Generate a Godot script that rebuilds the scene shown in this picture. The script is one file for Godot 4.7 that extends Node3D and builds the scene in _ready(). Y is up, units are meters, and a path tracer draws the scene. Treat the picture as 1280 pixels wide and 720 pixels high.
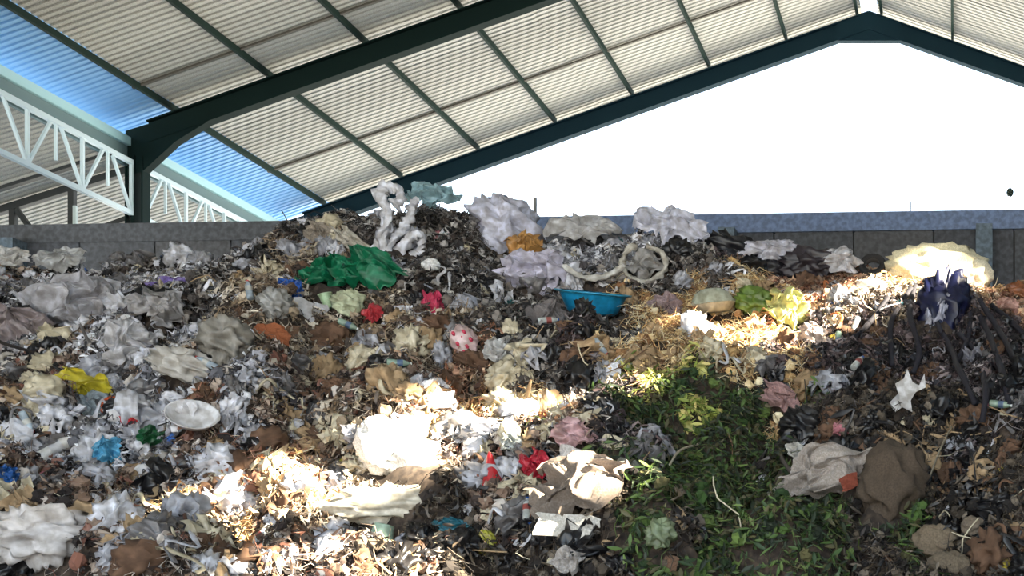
extends Node3D
# An open-ended steel shed with a tall heap of rubbish inside; y up, metres, floor at 0, camera at x = z = 0 looking along -z.
# "d" below is the distance along -z.
const F := 1700.0            # focal length in pixels of the 1280 x 720 frame
const PX := 1195.0           # pixel of the optical axis (the photograph is a crop: shifted lens)
const PY := 750.0
const EYE := 1.7
const SLOPE := 0.356         # roof pitch
const XL := -12.94           # left column line
const XR := -1.7             # ridge
const XE := 9.54             # right column line
const DN := 21.5             # depth of the frame whose rafter crosses the picture
const DF := 26.6             # depth of the open gable frame
const OPEN_NEAR := 4.8        # depths between which a row of roof sheets is missing on the sunny slope
const OPEN_FAR := 10.2
const DB := -8.0             # the shed's front end, behind the camera
var rng := RandomNumberGenerator.new()
var n1 := FastNoiseLite.new()
var n2 := FastNoiseLite.new()
var mats := {}
var used := {}
var tex_grime: NoiseTexture2D
var tex_fine: NoiseTexture2D
var kept := {}            # coarse grid over x of places kept clear of loose litter

func _ready() -> void:
	rng.seed = 4711
	set_camera_and_light()
	n1.seed = 11; n1.noise_type = FastNoiseLite.TYPE_SIMPLEX; n1.frequency = 1.0; n1.fractal_type = FastNoiseLite.FRACTAL_NONE
	n2.seed = 23; n2.noise_type = FastNoiseLite.TYPE_SIMPLEX; n2.frequency = 1.0; n2.fractal_type = FastNoiseLite.FRACTAL_FBM; n2.fractal_octaves = 3
	tex_grime = noise_tex(0.012, 5, Color(0.72, 0.70, 0.67), Color(1, 1, 1))
	tex_fine = noise_tex(0.05, 3, Color(0.80, 0.79, 0.77), Color(1, 1, 1))
	build_shell()
	build_frames()
	build_eaves()
	build_lean_to()
	build_back_wall()
	build_heap()
	build_named()
	build_scatter()
	build_litter()

func set_camera_and_light() -> void:
	var cam := Camera3D.new(); cam.name = "camera"
	add_child(cam)
	cam.position = Vector3(0, EYE, 0)
	cam.projection = Camera3D.PROJECTION_FRUSTUM
	cam.near = 0.1; cam.far = 500.0
	cam.size = 720.0 / F * cam.near
	cam.frustum_offset = Vector2((640.0 - PX) / F, (PY - 360.0) / F) * cam.near
	cam.current = true
	var sm := ProceduralSkyMaterial.new()
	sm.sky_top_color = Color(0.72, 0.86, 1.0); sm.sky_horizon_color = Color(0.95, 0.98, 1.0); sm.sky_curve = 0.25
	sm.ground_horizon_color = Color(0.80, 0.80, 0.78); sm.ground_bottom_color = Color(0.55, 0.53, 0.5)
	sm.sun_angle_max = 2.0
	sm.sky_energy_multiplier = 1.25
	var sky := Sky.new(); sky.sky_material = sm
	var env := Environment.new()
	env.background_mode = Environment.BG_SKY; env.sky = sky
	env.tonemap_mode = Environment.TONE_MAPPER_LINEAR
	env.tonemap_exposure = 2.45
	env.sdfgi_enabled = true; env.ssao_enabled = true; env.ssil_enabled = true
	var we := WorldEnvironment.new(); we.name = "environment"; we.environment = env
	add_child(we)
	var sun := DirectionalLight3D.new(); sun.name = "sun"
	sun.light_color = Color(1.0, 0.945, 0.84); sun.light_energy = 10.0
	sun.shadow_enabled = true; sun.light_angular_distance = 0.8
	add_child(sun)
	sun.look_at_from_position(Vector3(1.0, 0.572, 0.32) * 50.0, Vector3.ZERO)

# ------------------------------------------------------------------ helpers
func numbered(called: String) -> String:
	if not used.has(called):
		used[called] = 0
		return called
	used[called] += 1
	return "%s_%03d" % [called, used[called]]

func tag(o: Node, label: String, category: String, group := "", kind := "") -> Node:
	if label != "": o.set_meta("label", label)
	if category != "": o.set_meta("category", category)
	if group != "": o.set_meta("group", group)
	if kind != "": o.set_meta("kind", kind)
	return o

func node(called: String, at := Vector3.ZERO) -> Node3D:
	var o := Node3D.new(); o.name = numbered(called)
	add_child(o); o.position = at
	return o

func put(mesh: Mesh, called: String, m: Material, parent: Node = null, at := Vector3.ZERO) -> MeshInstance3D:
	var o := MeshInstance3D.new()
	o.mesh = mesh
	o.material_override = m
	o.position = at
	if parent == null:
		o.name = numbered(called)
		add_child(o)
	else:
		o.name = called
		parent.add_child(o, true)
	return o

func noise_tex(freq: float, octaves: int, a: Color, b: Color, w := 512) -> NoiseTexture2D:
	var n := FastNoiseLite.new(); n.seed = 5; n.frequency = freq; n.fractal_octaves = octaves
	var t := NoiseTexture2D.new(); t.width = w; t.height = w; t.seamless = true; t.noise = n
	var g := Gradient.new(); g.set_color(0, a); g.set_color(1, b); g.set_offset(0, 0.25); g.set_offset(1, 0.75)
	t.color_ramp = g
	return t

func mat(c: Color, rough := 0.7, how := "") -> StandardMaterial3D:
	var key := "%s %.2f %s" % [c.to_html(), rough, how]
	if mats.has(key): return mats[key]
	var m := StandardMaterial3D.new()
	m.albedo_color = c; m.roughness = rough; m.cull_mode = BaseMaterial3D.CULL_DISABLED
	if how == "film":
		m.backlight = Color(0.45, 0.45, 0.45)
		m.albedo_texture = tex_grime; m.uv1_triplanar = true; m.uv1_world_triplanar = true; m.uv1_scale = Vector3(1.6, 1.6, 1.6)
	elif how == "grime":
		m.albedo_texture = tex_grime; m.uv1_triplanar = true; m.uv1_world_triplanar = true; m.uv1_scale = Vector3(1.6, 1.6, 1.6)
	elif how == "fine":
		m.albedo_texture = tex_fine; m.uv1_triplanar = true; m.uv1_world_triplanar = true; m.uv1_scale = Vector3(2.2, 2.2, 2.2)
	elif how == "wall":
		m.albedo_texture = tex_fine; m.uv1_triplanar = true; m.uv1_world_triplanar = true; m.uv1_scale = Vector3(0.35, 0.35, 0.35)
	elif how == "steel":
		m.metallic_specular = 0.2
	mats[key] = m
	return m

func rgb(r: int, g: int, b: int) -> Color:
	return Color(r / 255.0, g / 255.0, b / 255.0)

# mesh from points and triangles; smooth normals unless flat
func mesh_of(p: PackedVector3Array, t: PackedInt32Array, flat := false) -> ArrayMesh:
	var a := []; a.resize(Mesh.ARRAY_MAX)
	if flat:
		var q := PackedVector3Array(); var nn := PackedVector3Array()
		for i in range(0, t.size(), 3):
			var A := p[t[i]]; var B := p[t[i + 1]]; var C := p[t[i + 2]]
			var n := (C - A).cross(B - A).normalized()
			q.append_array([A, B, C]); nn.append_array([n, n, n])
		a[Mesh.ARRAY_VERTEX] = q; a[Mesh.ARRAY_NORMAL] = nn
	else:
		var nn := PackedVector3Array(); nn.resize(p.size())
		for i in range(0, t.size(), 3):
			var n := (p[t[i + 2]] - p[t[i]]).cross(p[t[i + 1]] - p[t[i]])
			nn[t[i]] += n; nn[t[i + 1]] += n; nn[t[i + 2]] += n
		for i in nn.size(): nn[i] = nn[i].normalized() if nn[i].length() > 1e-12 else Vector3.UP
		a[Mesh.ARRAY_VERTEX] = p; a[Mesh.ARRAY_NORMAL] = nn; a[Mesh.ARRAY_INDEX] = t
	var m := ArrayMesh.new(); m.add_surface_from_arrays(Mesh.PRIMITIVE_TRIANGLES, a)
	return m

# a box between two points with width w (sideways) and height h, flat shaded
func bar(a: Vector3, b: Vector3, w: float, h: float, up := Vector3.UP) -> ArrayMesh:
	var f := (b - a).normalized()
	var s := f.cross(up).normalized() * w * 0.5
	var u := s.cross(f).normalized() * h * 0.5
	var p := PackedVector3Array([a - s - u, a + s - u, a + s + u, a - s + u, b - s - u, b + s - u, b + s + u, b - s + u])
	var t := PackedInt32Array([0, 1, 2, 0, 2, 3, 5, 4, 7, 5, 7, 6, 4, 0, 3, 4, 3, 7, 1, 5, 6, 1, 6, 2, 3, 2, 6, 3, 6, 7, 4, 5, 1, 4, 1, 0])
	return mesh_of(p, t, true)

# an extruded polygon (convex or star-shaped from its first point) in the x-y plane, thick along z
func plate(poly: Array, thick: float) -> ArrayMesh:
	var p := PackedVector3Array(); var t := PackedInt32Array()
	var n := poly.size()
	for s in [0.5, -0.5]:
		for q in poly: p.append(Vector3(q.x, q.y, s * thick))
	var tri := Geometry2D.triangulate_polygon(PackedVector2Array(poly))
	for i in range(0, tri.size(), 3):
		t.append_array([tri[i], tri[i + 1], tri[i + 2]])
		t.append_array([tri[i] + n, tri[i + 2] + n, tri[i + 1] + n])
	for i in n:
		var j := (i + 1) % n
		t.append_array([i, i + n, j, j, i + n, j + n])
	return mesh_of(p, t, true)

# ------------------------------------------------------------------ the shed
func roof_y(x: float) -> float:
	var xx := x if x < XR else 2.0 * XR - x
	return EYE + 7.49 + SLOPE * (xx - XL)

func corrugated(l: float, w: float) -> ArrayMesh:
	# ribs run along x (down the slope), profile along z; x from 0 to l, z from 0 to w
	var prof := []
	var k := 8
	for i in k:
		var z := w * i / k
		prof.append_array([Vector2(z, 0), Vector2(z + w / k * 0.50, 0), Vector2(z + w / k * 0.64, 0.018), Vector2(z + w / k * 0.86, 0.018)])
	prof.append(Vector2(w + 0.03, 0))
	var p := PackedVector3Array(); var t := PackedInt32Array()
	for q in prof:
		p.append(Vector3(0, q.y, q.x)); p.append(Vector3(l, q.y, q.x))
	for i in prof.size() - 1:
		var b := i * 2
		t.append_array([b, b + 1, b + 3, b, b + 3, b + 2])
	return mesh_of(p, t, true)

func build_shell() -> void:
	var fl := put(mesh_of(PackedVector3Array([Vector3(-90, 0, 90), Vector3(90, 0, 90), Vector3(90, 0, -120), Vector3(-90, 0, -120), Vector3(-90, -0.3, 90), Vector3(90, -0.3, 90), Vector3(90, -0.3, -120), Vector3(-90, -0.3, -120)]), PackedInt32Array([0, 2, 1, 0, 3, 2, 4, 5, 6, 4, 6, 7, 0, 1, 5, 0, 5, 4, 2, 3, 7, 2, 7, 6]), true), "floor", mat(rgb(202, 202, 202), 0.9, "wall"))
	tag(fl, "pale concrete yard and shed floor under the rubbish heap", "floor", "", "structure")
	var roof := node("ceiling")
	tag(roof, "tan corrugated sheet roof seen from below on a gabled shed", "roof", "", "structure")
	var tans := [mat(rgb(198, 197, 190), 0.75, "fine"), mat(rgb(190, 189, 182), 0.75, "fine"), mat(rgb(205, 204, 197), 0.75, "fine")]
	var w := 1.02
	var mid := -7.1
	var len_lo := (mid - (-12.39) + 0.12) / cos(atan(SLOPE))
	var len_hi := (XR - 0.16 - mid) / cos(atan(SLOPE))
	var lo := corrugated(len_lo, w)
	var hi := corrugated(len_hi, w)
	var lo_cut := corrugated((mid + 11.43 + 0.07) / cos(atan(SLOPE)), w)
	var strip := corrugated(1.06, w)
	var eave := corrugated(1.08, w)
	var eave_long := corrugated(1.24, w)
	var blue := StandardMaterial3D.new()
	blue.albedo_color = rgb(140, 190, 240); blue.roughness = 0.5; blue.cull_mode = BaseMaterial3D.CULL_DISABLED
	blue.backlight = Color(1, 1, 1)
	var a := atan(SLOPE)
	var k := 0
	var d := DF + 0.35
	while d > DB:
		for side in [1, -1]:
			# sheets are laid with z growing towards the viewer; on the other slope they are turned about the vertical
			for part in [0, 1, 2]:
				var x0: float = [-12.39 - 0.05, mid, -13.4][part]
				var me: ArrayMesh = [lo, hi, eave][part]
				if side == -1 and part == 2 and d - w * 0.5 > 3.5 and d - w * 0.5 < 4.6: continue
				if side == -1 and part == 2: me = eave_long
				if side == -1 and part == 0: me = lo_cut
				if side == -1 and part == 0: x0 = -11.43
				var y0 := roof_y(x0) + 0.16 + (0.012 if part == 1 else 0.0)
				var m: Material = blue if part == 2 else tans[(k * 7 + part * 3 + side) % 3]
				var o := put(me, "skylight_sheet" if part == 2 else "roof_sheet", m, roof)
				var b := Basis(Vector3(0, 0, 1), a)
				if side == 1:
					o.transform = Transform3D(b, Vector3(x0, y0, -d))
				else:
					o.transform = Transform3D(Basis(Vector3.UP, PI) * b, Vector3(2.0 * XR - x0, y0, -d + w))
				if part == 2: o.set_meta("label", "translucent blue corrugated sheet along the eaves")
		# the lowest full row on the sunny slope lacks its sheets over the middle of the heap, and one of the eave sheets
		var dm := d - w * 0.5
		if dm > OPEN_FAR or dm < OPEN_NEAR or (dm > 6.6 and dm < 7.3):
			var o := put(strip, "roof_sheet", tans[k % 3], roof)
			o.transform = Transform3D(Basis(Vector3.UP, PI) * Basis(Vector3(0, 0, 1), a), Vector3(2.0 * XR + 12.42, roof_y(-12.42) + 0.15, -d + w))
		k += 1
		d -= w
	# translucent cap over the ridge gap
	var cap := mat(rgb(225, 240, 245), 0.5)
	cap = cap.duplicate(); cap.backlight = Color(1, 1, 1)
	put(plate([Vector2(-0.42, -0.14), Vector2(0, 0.0), Vector2(0.42, -0.14), Vector2(0, -0.012)], DF - DB), "ridge_cap", cap, roof, Vector3(XR, roof_y(XR) + 0.33, -(DF + DB) * 0.5))
	# dark sheet joints across the slope (parallel to the rafters)
	var dk := mat(rgb(92, 88, 80), 0.8)
	for dd in [DN - 0.85, DF - 1.9]:
		put(bar(Vector3(-12.5, roof_y(-12.5) + 0.13, -dd), Vector3(XR - 0.3, roof_y(XR - 0.3) + 0.13, -dd), 0.05, 0.03), "sag_rod", dk, roof)
	# purlins
	var pm := mat(rgb(34, 50, 45), 0.75, "steel")
	var xs := []
	for i in 7: xs.append(-12.39 + 1.51 * i)
	xs.append(XR - 0.24)
	for i in xs.size():
		for side in [1, -1]:
			var x: float = xs[i] if side == 1 else 2.0 * XR - xs[i]
			var st: ArrayMesh = bar(Vector3(x, roof_y(x) + 0.1, -(DF + 0.1)), Vector3(x, roof_y(x) + 0.1, -DB), 0.05, 0.1)
			put(st, "purlin", pm, roof).set_meta("label", "thin dark green steel purlin")

func rafter_poly(x0: float, x1: float, deep0: float, deep1: float) -> Array:
	return [Vector2(x0, roof_y(x0)), Vector2(x1, roof_y(x1)), Vector2(x1, roof_y(x1) - deep1), Vector2(x0, roof_y(x0) - deep0)]

func build_frames() -> void:
	var i := 0
	for d in [DF, DN, 16.4, 11.3, 6.2, 1.1, -4.0]:
		var fr := node("portal_frame", Vector3(0, 0, -d))
		var col := rgb(24, 46, 56) if i == 0 else rgb(20, 36, 34)
		var m := mat(col, 0.75, "steel")
		for side in [1, -1]:
			var mirror := func(poly: Array) -> Array:
				if side == 1: return poly
				var r := []
				for q in poly: r.append(Vector2(2.0 * XR - q.x, q.y))
				return r
			var web := 0.05
			var raf := put(plate(mirror.call(rafter_poly(-12.75, XR, 0.36, 0.36)), web), "rafter", m, fr)
			# flanges of the I-section
			var xa := -12.75
			for off in [0.012, 0.348]:
				var A := Vector3(xa, roof_y(xa) - off, 0); var B := Vector3(XR, roof_y(XR) - off, 0)
				if side == -1: A.x = 2.0 * XR - A.x
				put(bar(A, B, 0.18, 0.024, Vector3.UP), "flange", m, raf)
			# knee haunch and column
			put(plate(mirror.call([Vector2(-13.08, roof_y(-13.08) - 0.05), Vector2(-12.0, roof_y(-12.0) - 0.1), Vector2(-11.7, roof_y(-11.7) - 0.34), Vector2(-12.3, roof_y(-12.3) - 0.50), Vector2(-12.8, roof_y(-12.8) - 0.78), Vector2(-13.08, roof_y(-13.08) - 0.78)]), 0.16), "haunch", m, fr)
			var cx := XL if side == 1 else 2.0 * XR - XL
			var post := put(bar(Vector3(cx, 0.02, 0), Vector3(cx, roof_y(XL) - 0.5, 0), 0.28, 0.05, Vector3.RIGHT), "column", m, fr)
			for s in [-0.13, 0.13]:
				put(bar(Vector3(cx + s, 0.02, 0), Vector3(cx + s, roof_y(XL) - 0.5, 0), 0.2, 0.024, Vector3.RIGHT), "column_flange", m, post)
			put(bar(Vector3(cx, 0, 0), Vector3(cx, 0.03, 0), 0.4, 0.4, Vector3.RIGHT), "base_plate", m, post)
		# apex haunch
		var yr := roof_y(XR)
		put(plate([Vector2(XR - 0.62, yr - 0.24), Vector2(XR, yr - 0.02), Vector2(XR + 0.62, yr - 0.24), Vector2(XR + 0.72, yr - 0.58), Vector2(XR - 0.72, yr - 0.58)], 0.14), "apex_plate", m, fr)
		tag(fr, "dark blue-green steel portal frame closing the open gable end" if i == 0 else "dark green steel portal frame spanning the shed inside the gable" if i == 1 else "dark green steel portal frame over the front of the shed", "frame", "" if i < 2 else "front portal frames")
		i += 1

func truss(x: float, d0: float, d1: float, label: String, group := "") -> void:
	var t := node("eave_truss", Vector3(x, 0, 0))
	var m := mat(rgb(205, 222, 226), 0.5)
	var yt := EYE + 6.87; var yb := EYE + 6.07
	put(bar(Vector3(0, yt, -d0), Vector3(0, yt, -d1), 0.07, 0.07), "top_chord", m, t)
	put(bar(Vector3(0, yb, -d0), Vector3(0, yb, -d1), 0.07, 0.07), "bottom_chord", m, t)
	var n := int(round(absf(d1 - d0) / 1.07))
	for i in n + 1:
		var d := lerpf(d0, d1, float(i) / n)
		put(bar(Vector3(0, yb, -d), Vector3(0, yt, -d), 0.045, 0.045, Vector3.RIGHT), "post", m, t)
		if i < n:
			var e := lerpf(d0, d1, (i + 1.0) / n); var c := (d + e) * 0.5
			put(bar(Vector3(0, yb + 0.25, -c), Vector3(0, yt, -c), 0.035, 0.035, Vector3.RIGHT), "post", m, t)
			put(bar(Vector3(0, yb, -d), Vector3(0, yt, -lerpf(d, c, 0.85)), 0.04, 0.04, Vector3.RIGHT), "diagonal", m, t)
			put(bar(Vector3(0, yb, -e), Vector3(0, yt, -lerpf(e, c, 0.85)), 0.04, 0.04, Vector3.RIGHT), "diagonal", m, t)
	tag(t, label, "truss", group)

func build_eaves() -> void:
	var ds := [DF, DN, 16.4, 11.3, 6.2, 1.1, -4.0]
	for i in ds.size() - 1:
		truss(XL, ds[i + 1] + 0.16, ds[i] - 0.16, ["white lattice truss behind the dark column, below blue skylight sheets", "white lattice truss in front of the dark column, below blue skylight sheets"][i] if i < 2 else "white lattice truss along the eaves of the shed front", "" if i < 2 else "front eave trusses")
	for x in [XL - 0.16, XE + 0.16]:
		var g := node("gutter", Vector3(x, EYE + 7.16, 0))
		var m := mat(rgb(175, 215, 218), 0.45)
		put(bar(Vector3(0, 0, -DF), Vector3(0, 0, -DB), 0.2, 0.02), "trough", m, g)
		for s in [-0.1, 0.1]: put(bar(Vector3(s, 0.06, -DF), Vector3(s, 0.06, -DB), 0.015, 0.13), "lip", m, g)
		put(bar(Vector3(0.02, -0.16, -DF), Vector3(0.02, -0.16, -DB), 0.06, 0.32), "eave_beam", mat(rgb(104, 128, 130), 0.7), g)
		tag(g, "pale cyan steel gutter along the open trussed eaves" if x < 0 else "pale cyan steel gutter over the outer side wall", "gutter")

func build_lean_to() -> void:
	# a lower mono-pitch roof leaning on the left column line
	var g := node("lean_to_roof")
	tag(g, "lower lean-to roof with dark posts seen under the white truss", "roof", "", "structure")
	var tanm := mat(rgb(200, 198, 190), 0.75, "fine")
	var dk := mat(rgb(40, 44, 44), 0.6)
	var s := 0.315
	var y0 := EYE + 6.84
	var sheet := corrugated(7.4, 1.02)
	var d := 44.0
	while d > 2.0:
		var o := put(sheet, "roof_sheet", tanm, g)
		o.transform = Transform3D(Basis(Vector3(0, 0, 1), atan(s)), Vector3(XL - 7.1, y0 - s * 7.1 + 0.1, -d))
		d -= 1.02
	for dd in [20.85, 21.5, 26.6, 31.7, 36.8]:
		put(bar(Vector3(XL - 7.1, y0 - s * 7.1, -dd), Vector3(XL, y0, -dd), 0.1, 0.05 if dd < 21 else 0.11), "rafter", dk, g)
	for x in [-14.9, -13.97]:
		put(bar(Vector3(x, 0, -21.5), Vector3(x, y0 + s * (x - XL) - 0.05, -21.5), 0.09, 0.09, Vector3.RIGHT), "post", dk, g)
	put(bar(Vector3(-13.86, 0, -21.4), Vector3(-13.86, EYE + 6.2, -21.4), 0.05, 0.05, Vector3.RIGHT), "post", mat(rgb(190, 205, 205), 0.5), g)
	put(bar(Vector3(-14.85, y0 + s * (-14.9 - XL) - 0.05, -21.5), Vector3(-14.2, EYE + 5.3, -21.5), 0.07, 0.07), "brace", dk, g)
	put(bar(Vector3(-13.05, EYE + 6.05, -21.5), Vector3(-14.0, EYE + 5.7, -21.5), 0.07, 0.07), "brace", dk, g)

func build_back_wall() -> void:
	var w := node("wall_back")
	tag(w, "dark concrete wall with a blue-grey steel cap behind the rubbish heap", "wall", "", "structure")
	# the wall stands slightly askew: from d = 21.1 at the far side to 20.1
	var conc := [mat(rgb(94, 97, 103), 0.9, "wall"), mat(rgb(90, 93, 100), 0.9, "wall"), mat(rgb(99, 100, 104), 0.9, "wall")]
	var A := Vector3(-17.0, 0, -21.12); var B := Vector3(9.2, 0, -19.75)
	var dir := (B - A).normalized()
	var n := 22
	var L := A.distance_to(B)
	var top := EYE + 5.48
	for i in n:
		var p := A + dir * (L * i / n + 0.012); var q := A + dir * (L * (i + 1) / n - 0.012)
		put(bar(p + Vector3(0, top * 0.5, 0), q + Vector3(0, top * 0.5, 0), 0.18, top), "wall_panel", conc[(i * 5) % 3], w)
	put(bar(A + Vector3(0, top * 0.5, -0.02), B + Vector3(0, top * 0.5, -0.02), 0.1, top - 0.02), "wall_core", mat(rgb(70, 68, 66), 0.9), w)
	var J := A + dir * L * 0.40
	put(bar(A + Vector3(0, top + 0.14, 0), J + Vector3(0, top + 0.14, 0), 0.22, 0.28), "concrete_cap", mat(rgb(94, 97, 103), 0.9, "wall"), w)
	put(bar(J + Vector3(0, top + 0.14, 0), B + Vector3(0, top + 0.14, 0), 0.26, 0.28), "steel_cap", mat(rgb(112, 134, 174), 0.5, "wall"), w)
	for t in [0.10, 0.35, 0.52, 0.6645, 0.84]:
		var p: Vector3 = A + dir * L * float(t)
		put(bar(p + Vector3(0, 0, 0.2), p + Vector3(0, top, 0.2), 0.46, 0.24, Vector3.RIGHT), "pilaster", mat(rgb(112, 128, 142), 0.85, "wall"), w)
	# side walls: the right one reaches the gutter
	var wr := put(bar(Vector3(XE + 0.1, (EYE + 6.8) * 0.5, -DF), Vector3(XE + 0.1, (EYE + 6.8) * 0.5, -DB), 0.2, EYE + 6.8), "wall_right", conc[0])
	tag(wr, "outer concrete side wall below the open eaves", "wall", "", "structure")
	var wl := put(bar(Vector3(XL - 0.25, (EYE + 4.9) * 0.5, -17.9), Vector3(XL - 0.25, (EYE + 4.9) * 0.5, -DB), 0.2, EYE + 4.9), "wall_left", conc[0])
	tag(wl, "concrete side wall below the white trusses", "wall", "", "structure")
	# rods on and before the wall
	var rod := put(bar(at_depth(669, 345, 15.0), at_depth(669, 247, 15.0), 0.03, 0.03, Vector3.RIGHT), "steel_rod", mat(rgb(105, 105, 100), 0.5))
	tag(rod, "upright dark steel rod sticking up behind the pale bag on the crest", "rod")
	for q in [[1138, 252, 0.022, "bare rod standing on the wall cap, the taller stub"], [1202, 256, 0.014, "short thin rod standing on the wall cap"]]:
		var dd := 20.3
		var r := put(bar(at_depth(q[0], 271, dd), at_depth(q[0], q[1], dd), q[2], q[2], Vector3.RIGHT), "rod", mat(rgb(120, 122, 120), 0.6))
		tag(r, q[3], "rod")
	var lp := node("knob_rod", at_depth(1262.5, 270, 20.2))
	put(bar(Vector3(0, 0, 0), Vector3(0, 0.33, 0), 0.008, 0.008, Vector3.RIGHT), "stem", mat(rgb(215, 228, 222), 0.6), lp)
	put(bag_mesh(3, 14, 10, 0.12, 0.05), "knob", mat(rgb(52, 66, 56), 0.7), lp, Vector3(0, 0.35, 0)).scale = Vector3(0.055, 0.062, 0.055)
	tag(lp, "small dark round knob on a thin pale stem above the wall", "knob")

# the point that shows at a pixel, at a given depth
func at_depth(px: float, py: float, d: float) -> Vector3:
	return Vector3((px - PX) / F * d, EYE + (PY - py) / F * d, -d)

# ------------------------------------------------------------------ the heap
const CREST := [[-500, 352], [-200, 342], [0, 340], [60, 344], [120, 352], [200, 352], [270, 344], [330, 320], [390, 294], [440, 274], [490, 269], [540, 268], [600, 285], [660, 310], [720, 316], [780, 322], [840, 310], [890, 322], [960, 335], [1040, 345], [1100, 350], [1180, 355], [1240, 366], [1290, 378], [1400, 395], [1700, 470], [2000, 570]]
const D0 := 8.0
const D1 := 13.6

func crest_h(x: float) -> float:
	var px := x / D1 * F + PX
	if px <= CREST[0][0]: return (PY - CREST[0][1]) / F * D1
	for i in CREST.size() - 1:
		if px < CREST[i + 1][0]:
			var t: float = (px - CREST[i][0]) / float(CREST[i + 1][0] - CREST[i][0])
			t = t * t * (3.0 - 2.0 * t)
			return (PY - lerpf(CREST[i][1], CREST[i + 1][1], t)) / F * D1
	return (PY - CREST[-1][1]) / F * D1

# height of the heap above the eye at x, depth d
func heap_base(x: float, d: float) -> float:
	var hc := crest_h(x)
	var t := (d - D0) / (D1 - D0)
	var lump := n1.get_noise_2d(x * 0.55 + 3.0, d * 0.6) * 0.30 + n1.get_noise_2d(x * 1.35, d * 1.35 + 9.0) * 0.17 + n1.get_noise_2d(x * 3.1 + 7.0, d * 3.1) * 0.07
	if t <= 0.0:
		return 0.04 + t * 4.4 + lump * 0.8
	if t <= 1.0:
		var fade := 1.0 - 0.75 * t * t
		return lerpf(0.04, hc, pow(t, 0.96)) + lump * fade
	var b := (d - D1)
	return hc - 0.06 * b - 0.10 * b * b + lump * 0.4

func heap_h(x: float, d: float) -> float:
	return maxf(heap_base(x, d), -EYE - 0.2)

func heap_n(x: float, d: float) -> Vector3:
	var e := 0.12
	return Vector3(-(heap_h(x + e, d) - heap_h(x - e, d)) / (2.0 * e), 1.0, (heap_h(x, d + e) - heap_h(x, d - e)) / (2.0 * e)).normalized()

# the depth at which a pixel's ray meets the heap, or the crest's when it passes above
func heap_d(px: float, py: float) -> float:
	var u := (px - PX) / F; var v := (PY - py) / F
	var d := 7.0
	while d < 14.6:
		if heap_h(u * d, d) >= v * d: return d
		d += 0.06
	return D1

func build_heap() -> void:
	var p := PackedVector3Array(); var t := PackedInt32Array()
	var nx := 230; var nd := 170
	var x0 := XL - 0.1; var x1 := 8.6; var da := 4.2; var db := 19.0
	for j in nd:
		var d := lerpf(da, db, float(j) / (nd - 1))
		for i in nx:
			var x := lerpf(x0, x1, float(i) / (nx - 1))
			var y := EYE + heap_h(x, d)
			y += n2.get_noise_2d(x * 5.0, d * 5.0) * 0.06
			p.append(Vector3(x, maxf(y, -0.1), -d))
	for j in nd - 1:
		for i in nx - 1:
			var a := j * nx + i
			t.append_array([a, a + nx, a + 1, a + 1, a + nx, a + nx + 1])
	var m := StandardMaterial3D.new()
	m.albedo_texture = noise_tex(0.03, 5, rgb(34, 27, 23), rgb(92, 78, 66)); m.uv1_triplanar = true; m.uv1_world_triplanar = true
	m.uv1_scale = Vector3(0.9, 0.9, 0.9); m.roughness = 0.95
	var o := put(mesh_of(p, t), "rubbish_heap", m)
	tag(o, "dark compacted soil and refuse forming the body of the heap", "heap", "", "stuff")

# ------------------------------------------------------------------ shapes
func ridged(q: Vector3) -> float:
	return 1.0 - 2.0 * absf(n1.get_noise_3dv(q))

# crumpled closed bag, radius about 1
func bag_mesh(s: int, nu: int, nv: int, crease := 0.35, fine := 0.12, flat := false) -> ArrayMesh:
	var p := PackedVector3Array(); var t := PackedInt32Array()
	var off := Vector3(s * 3.7, s * 1.9, s * 5.3)
	for j in nv + 1:
		var th := PI * j / nv
		for i in nu:
			var ph := TAU * i / nu
			var q := Vector3(sin(th) * cos(ph), cos(th), sin(th) * sin(ph))
			var r := 1.0 + crease * (ridged(q * 0.9 + off) - 0.45) + fine * ridged(q * 2.6 + off) + fine * 0.5 * n1.get_noise_3dv(q * 6.0 + off)
			p.append(q * r)
	for j in nv:
		for i in nu:
			var a := j * nu + i; var b := j * nu + (i + 1) % nu
			t.append_array([a, b, a + nu, b, b + nu, a + nu])
	return mesh_of(p, t, flat)

# crumpled sheet, about 2 x 2 in x-y, bulging along +z
func film_mesh(s: int, rings: int, segs: int, relief := 0.3, dome := 0.3, ragged := 0.35, flat := false) -> ArrayMesh:
	var p := PackedVector3Array([Vector3.ZERO]); var t := PackedInt32Array()
	var off := Vector3(s * 4.1, s * 2.3, s * 6.7)
	for j in range(1, rings + 1):
		for i in segs:
			var a := TAU * i / segs
			var R := 1.0 + ragged * n1.get_noise_3dv(Vector3(cos(a), sin(a), 0) * 1.1 + off) + ragged * 0.8 * n1.get_noise_3dv(Vector3(cos(a), sin(a), 0) * 3.4 + off)
			var r := float(j) / rings
			p.append(Vector3(cos(a), sin(a), 0) * R * r)
	for i in p.size():
		var q := p[i]
		var l := minf(q.length(), 1.3)
		var z := dome * (1.0 - l * l) + relief * (ridged(q * 0.9 + off) - 0.5) + relief * 0.55 * (ridged(q * 2.2 + off * 1.7) - 0.5) + relief * 0.3 * (ridged(q * 4.3 + off) - 0.5)
		var wv := Vector3(n1.get_noise_3dv(q * 1.3 + off + Vector3(9, 0, 0)), n1.get_noise_3dv(q * 1.3 + off + Vector3(0, 9, 0)), 0) * 0.25
		p[i] = q + wv + Vector3(0, 0, z)
	for i in segs:
		t.append_array([0, 1 + (i + 1) % segs, 1 + i])
	for j in rings - 1:
		for i in segs:
			var a := 1 + j * segs + i; var b := 1 + j * segs + (i + 1) % segs
			t.append_array([a, b, a + segs, b, b + segs, a + segs])
	return mesh_of(p, t, flat)

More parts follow.
